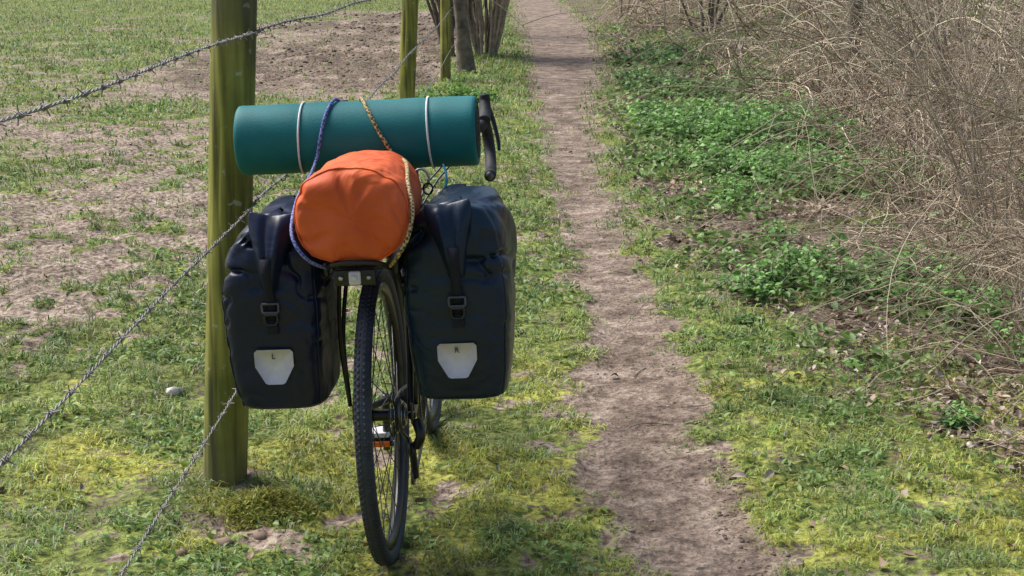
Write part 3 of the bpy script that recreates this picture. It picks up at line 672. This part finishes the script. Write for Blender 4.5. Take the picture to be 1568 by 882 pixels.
# ---------------------------------------------------------------- panniers
def pannier(s,mat,prof,cx,letter):
    rt=root('pannier_bag')
    zs=np.array([q[0] for q in prof]);hw=np.array([q[1] for q in prof]);hd=np.array([q[2] for q in prof]);ox=np.array([q[3] for q in prof])
    Zf=np.concatenate([zs[0]+np.array([0,.002]),np.linspace(zs[0]+.01,zs[-1]-.008,64),[zs[-1]-.002,zs[-1]]])
    K=128;th=np.linspace(0,2*math.pi,K,endpoint=False);sd=int(50+s*7)
    V=[]
    for i,z in enumerate(Zf):
        w=np.interp(z,zs,hw);d=np.interp(z,zs,hd);o=np.interp(z,zs,ox)
        e=2/np.interp(z,[zs[0],zs[0]+.05,zs[-1]-.1,zs[-1]],[5,7,6,3.2])
        c=np.cos(th);sn=np.sin(th)
        x=np.sign(c)*np.abs(c)**e;y=np.sign(sn)*np.abs(sn)**e
        if i==0: x=x*.02;y=y*.02
        if i==1: x=x*.9;y=y*.93
        if i==len(Zf)-2: x=x*.6;y=y*.95
        if i==len(Zf)-1: x=x*.02;y=y*.7
        X_=x*w;Y_=y*d
        top=ss(.64,.80,z)
        wr=(fbm(X_*9+4,Y_*9+z*9,3,sd)-.5)*(.010+.030*top)
        rid=np.abs(fbm(X_*9+z*12*s,Y_*6+z*11-X_*s*8,2,sd+3)-.5)*2
        wr=wr-(.024*top+.004)*np.exp(-(rid/.07)**2)
        bulge=.012*np.cos(np.clip(x,-1,1)*1.4)*(np.abs(y)>.9)*ss(zs[0],zs[0]+.15,z)
        nxn=np.sign(x)*np.abs(x)**3;nyn=np.sign(y)*np.abs(y)**3
        V.append(np.stack([cx+o+X_+nxn*wr,-.04+Y_+nyn*wr+bulge*np.sign(y),np.full(K,z)+.006*top*np.sin(th*3+1)],1))
    V=np.array(V)
    ii=np.arange(len(Zf)*K).reshape(len(Zf),K);a=ii[:-1];b=ii[1:]
    F=np.stack([a,np.roll(a,-1,1),np.roll(b,-1,1),b],-1).reshape(-1,4)
    ob=mesh_np('bag_body',V,F,mat,smooth=True,parent=rt);m=ob.modifiers.new('s','SUBSURF');m.levels=1;m.render_levels=1
    # welded edge seams: follow the actual body surface at the two rear corners
    rows_=[i for i in range(3,len(Zf)-3) if Zf[i]<zs[-1]-.14]
    for jc in (int(K*.625),int(K*.875)):
        pp=V[rows_,jc]+np.array([0,-.0008,0]);Vs,Fs=tubes(pp[None],np.full((1,len(pp)),.0022),6)
        mesh_np('edge_seam',Vs,Fs,mat,smooth=True,parent=rt)
    yr=lambda z:-.04-float(np.interp(z,zs,hd))-.012
    fx=cx-.012*s+float(np.interp(.8,zs,ox))
    zt=zs[-1]
    rows=[(zt-.004,.048,.0),(zt-.018,.052,.012),(zt-.045,.047,.022),(zt-.075,.036,.028),(zt-.105,.028,.028),(zt-.135,.021,.024),(zt-.155,.017,.017),(zt-.168,.015,.003)]
    Vv=[];kk=17
    for z,w,pr in rows:
        for j in range(kk):
            t=-1+2*j/(kk-1);yb=yr(z)+.004
            fold=.008*math.exp(-((t-.25*s)/.16)**2)-.006*math.exp(-((t+.4*s)/.13)**2)
            Vv.append((fx+w*t+(.016*s)*(zt-z)/.16,yb-pr*(1-abs(t)**3)+fold*min(1,pr/.015),z+.008*abs(t)+.004*t*s))
    ii=np.arange(len(rows)*kk).reshape(len(rows),kk);F=np.stack([ii[:-1,:-1],ii[:-1,1:],ii[1:,1:],ii[1:,:-1]],-1).reshape(-1,4)
    ob=mesh_np('closure_fold',Vv,F,mat,smooth=True,parent=rt);m=ob.modifiers.new('t','SOLIDIFY');m.thickness=.004;m=ob.modifiers.new('s','SUBSURF');m.levels=m.render_levels=2
    fx2=fx+.014*s;zb=.660
    pts=[(zt-.09,.032),(zt-.125,.030),(zt-.155,.021),(zb+.02,.007),(zb-.03,.005)]
    Vv=[]
    for z,pr in pts:
        for dx in(-.011,.011): Vv.append((fx2+dx,yr(z)-pr,z))
    F=[[2*i,2*i+1,2*i+3,2*i+2] for i in range(len(pts)-1)]
    ob=mesh_np('strap',Vv,F,M_web,parent=rt);m=ob.modifiers.new('t','SOLIDIFY');m.thickness=.003
    yb=yr(zb)-.012
    def loop(nm,w,h,zc,r,mt):
        q=[(-w,h),(-w,-h*.4),(-w*.6,-h),(w*.6,-h),(w,-h*.4),(w,h),(-w,h)]
        P=np.array([(fx2+a_,yb,zc+b_) for a_,b_ in q]);PP=[]
        for a_,b_ in zip(P[:-1],P[1:]): PP+= [a_+(b_-a_)*t for t in np.linspace(0,1,6,endpoint=False)]
        PP.append(P[0]);PP=np.array(PP);V,F=tubes(PP[None],np.full((1,len(PP)),r),8);mesh_np(nm,V,F,mt,smooth=True,parent=rt)
    M_buckle=bpy.data.materials.get('grey_buckle') or simple('grey_buckle',(.07,.075,.09),.4)
    loop('buckle_upper',.018,.012,zb+.004,.0026,M_buckle);loop('buckle_lower',.014,.011,zb-.020,.0028,M_black)
    box('buckle_bar',(fx2,yb-.001,zb-.003),(.034,.006,.004),M_buckle,rt,.0015)
    box('strap_tab',(fx2,yr(.625)-.006,.622),(.026,.005,.03),M_web,rt,.002)
    rx=cx-.004*s;rz=.532
    q=[(-.043,.034),(-.037,.040),(.037,.040),(.043,.034),(.043,.002),(.022,-.036),(.016,-.039),(-.016,-.039),(-.022,-.036),(-.043,.002)]
    Vv=[];n=len(q)
    def yf(xx,zz):
        w=float(np.interp(zz,zs,hw));return -.04-float(np.interp(zz,zs,hd))-.012*math.cos(min(1,abs((xx-cx)/w))*1.4)-.0085
    for lay in(0,.0015):
        for a_,b_ in q: Vv.append((rx+a_,yf(rx+a_,rz+b_)-.001+lay,rz+b_))
        Vv.append((rx,yf(rx,rz)-.002+lay,rz))
    F=[[i,(i+1)%n,n] for i in range(n)]
    F+= [[i,(i+1)%n,n+1+(i+1)%n] for i in range(n)]+[[i,n+1+(i+1)%n,n+1+i] for i in range(n)]
    mesh_np('reflector_patch',Vv,F,M_refl,parent=rt)
    cu=bpy.data.curves.new('letter','FONT');cu.body=letter;cu.size=.017;cu.align_x='CENTER';cu.extrude=.0008
    t=bpy.data.objects.new('letter',cu);scene.collection.objects.link(t);cu.materials.append(M_ink)
    t.parent=rt;t.location=(rx,yf(rx,rz+.02)-.0030,rz+.020);t.rotation_euler=(math.radians(90),0,0)
    box('mounting_rail',(cx-s*(hw[4]+.008),-.04,.735),(.012,.26,.03),M_black,rt,.004)
    return rt
pannier(-1,M_panL,[(.417,.078,.135,.008),(.432,.098,.150,.005),(.49,.106,.158,.0),(.59,.113,.160,-.002),(.69,.116,.160,-.002),(.765,.109,.158,.002),(.81,.094,.152,.010),(.845,.068,.145,.020),(.868,.046,.140,.028)],-.207,'L')
pannier(1,M_panR,[(.426,.082,.135,-.002),(.440,.102,.150,-.002),(.50,.110,.158,-.001),(.61,.120,.160,-.002),(.71,.124,.160,-.004),(.78,.118,.158,-.002),(.825,.104,.152,.004),(.860,.082,.147,.010),(.878,.060,.14,.014)],.205,'R')

# ---------------------------------------------------------------- orange dry bag
db=root('orange_dry_bag')
cx,cz=-.002,.870;prof=[(-.303,.01),(-.304,.30),(-.303,.6),(-.300,.80),(-.294,.90),(-.284,.96),(-.270,.995),(-.256,1.01)]+[(yy,1.02-.05*ss(-.1,.09,yy)) for yy in np.linspace(-.24,.05,14)]+[(.065,.85),(.08,.5),(.085,.01)]
K=112;th=np.linspace(0,2*math.pi,K,endpoint=False);V=[]
for yy,f in prof:
    c=np.cos(th);s=np.sin(th);e=2/2.25
    x=np.sign(c)*np.abs(c)**e*.122*f;z=np.sign(s)*np.abs(s)**e*.104*f
    front=1-ss(-.30,-.2,yy)
    wr=(fbm(x*16+3,z*16+yy*8,3,77)-.5)*.024
    fold=np.exp(-((np.abs(fbm(x*11+5,z*7+x*6,2,79)-.5)*2)/.09)**2)*.013
    yd=(wr+fold)*(f<.98)*front*(.3+.7*min(1,f*1.3))
    rad=(fbm(np.cos(th)*3+9,np.sin(th)*3+yy*14,3,81)-.5)*.014*(f>.85)
    V.append(np.stack([cx+x+np.cos(th)*rad,yy+yd,cz+z+np.sin(th)*rad],1))
ii=np.arange(len(prof)*K).reshape(len(prof),K);F=np.stack([ii[:-1],np.roll(ii[:-1],-1,1),np.roll(ii[1:],-1,1),ii[1:]],-1).reshape(-1,4)
Vb=np.array(V)
ob=mesh_np('bag_body',Vb,F,M_orange,smooth=True,parent=db);m=ob.modifiers.new('s','SUBSURF');m.levels=m.render_levels=1
V,F=tubes(np.vstack([Vb[6],Vb[6][:1]])[None]+np.array([0,-.001,0]),np.full((1,K+1),.0024),6)
mesh_np('rim_seam',V,F,M_orange,smooth=True,parent=db)
# ---------------------------------------------------------------- foam mat
fm=root('foam_sleeping_mat');mx0,mx1=-.325,.243;my,mz=.18,.990
K=72;th=np.linspace(0,2*math.pi,K,endpoint=False);V=[]
def rad(xx): return .083-.0016*math.exp(-((xx+.17)/.012)**2)-.0016*math.exp(-((xx-.13)/.012)**2)
for d,r in [(.004,.001),(.0,.075),(.0,.0775),(.003,.0815),(.010,.0828)]: V.append(np.stack([np.full(K,mx0+d)+(0),my+r*np.cos(th),mz+r*np.sin(th)],1))
for xx in np.linspace(mx0+.02,mx1-.02,60):
    r=rad(xx)+(vn(np.cos(th)*2+9,np.sin(th)*2+xx*8,9)-.5)*.0024
    V.append(np.stack([np.full(K,xx),my+r*np.cos(th),mz+r*np.sin(th)],1))
for d,r in [(.010,.0828),(.003,.0815),(0,.0775),(0,.075),(.004,.001)]: V.append(np.stack([np.full(K,mx1-d),my+r*np.cos(th),mz+r*np.sin(th)],1))
n=len(V);ii=np.arange(n*K).reshape(n,K);F=np.stack([ii[:-1],np.roll(ii[:-1],-1,1),np.roll(ii[1:],-1,1),ii[1:]],-1).reshape(-1,4)
mesh_np('mat_roll',np.array(V),F,M_mat,smooth=True,parent=fm)
for xe,sg in((mx0,-1),(mx1,1)):
    pp=[(xe+sg*.0005,my+(.01+.0115*a/6.28)*math.cos(a),mz+(.01+.0115*a/6.28)*math.sin(a)) for a in np.linspace(0,6.28*5.3,120)]
    pipe('spiral_seam',pp,.0013,M_ink,fm,sides=5,n=1)
for xx,tl in((-.172,.004),(.132,-.003)):
    pp=[(xx+tl*math.sin(a),my+.0845*math.cos(a),mz+.0845*math.sin(a)) for a in np.linspace(0,2*math.pi,40)]
    pipe('elastic_strap',pp,.0025,M_white,fm,sides=8,n=2)
# cords
bc=root('bungee_cord')
pipe('yellow_cord',[(-.05,.25,.94),(-.04,.262,1.02),(-.03,.18,1.078),(-.005,.118,1.050),(.025,.092,.995),(.055,.080,.950),(.095,-.05,.950),(.114,-.20,.925),(.128,-.265,.88),(.120,-.297,.83),(.098,-.292,.79),(.07,-.24,.755),(.05,-.2,.745)],.0046,M_ycord,bc,n=10)
bc2=root('bungee_cord')
pipe('blue_cord',[(-.06,.25,.94),(-.075,.262,1.02),(-.088,.18,1.078),(-.105,.118,1.052),(-.118,.092,1.0),(-.128,.085,.955),(-.136,.02,.92),(-.138,-.12,.90),(-.135,-.24,.86),(-.126,-.288,.825),(-.098,-.297,.785),(-.07,-.24,.755),(-.05,-.2,.745)],.0038,M_bcord,bc2,n=10)
kr=root('carabiner')
pipe('ring_loop',[(.112+.019*math.cos(a),.075,.895+.023*math.sin(a)) for a in np.linspace(0,2*math.pi,24)],.0030,M_steel,kr,sides=8,n=2)
pipe('ring_loop_small',[(.128+.011*math.cos(a),.07,.872+.013*math.sin(a)) for a in np.linspace(0,2*math.pi,20)],.0022,M_black,kr,sides=8,n=2)
pipe('cord_loop',[(.165,.09,.925),(.172,.075,.90),(.168,.07,.872),(.155,.08,.86)],.0028,M_cyan,kr,sides=8)

# ---------------------------------------------------------------- light, sky, camera
SE,SA=math.radians(52),math.radians(-58)   # azimuth from +Y, negative = left
w=bpy.data.worlds.new('World');scene.world=w;w.use_nodes=True
sk=w.node_tree.nodes.new('ShaderNodeTexSky');sk.sky_type='NISHITA';sk.sun_disc=False;sk.sun_elevation=SE;sk.sun_rotation=SA
sk.dust_density=3.5;sk.ozone_density=1.2
bg=w.node_tree.nodes['Background'];bg.inputs['Strength'].default_value=.15
w.node_tree.links.new(sk.outputs[0],bg.inputs['Color'])
sd=bpy.data.lights.new('sun','SUN');sd.energy=4.8;sd.angle=math.radians(32);sd.color=(1,.975,.935)
so=bpy.data.objects.new('sun',sd);scene.collection.objects.link(so)
dv=Vector((math.sin(SA)*math.cos(SE),math.cos(SA)*math.cos(SE),math.sin(SE)))
so.rotation_euler=dv.to_track_quat('Z','Y').to_euler()
cam=bpy.data.cameras.new('camera');co=bpy.data.objects.new('camera',cam);scene.collection.objects.link(co)
co.location=(0,0,1.42);co.rotation_euler=(math.radians(77.8),0,0);cam.lens=36*2400/1568;cam.clip_end=1500;cam.clip_start=.05
scene.camera=co
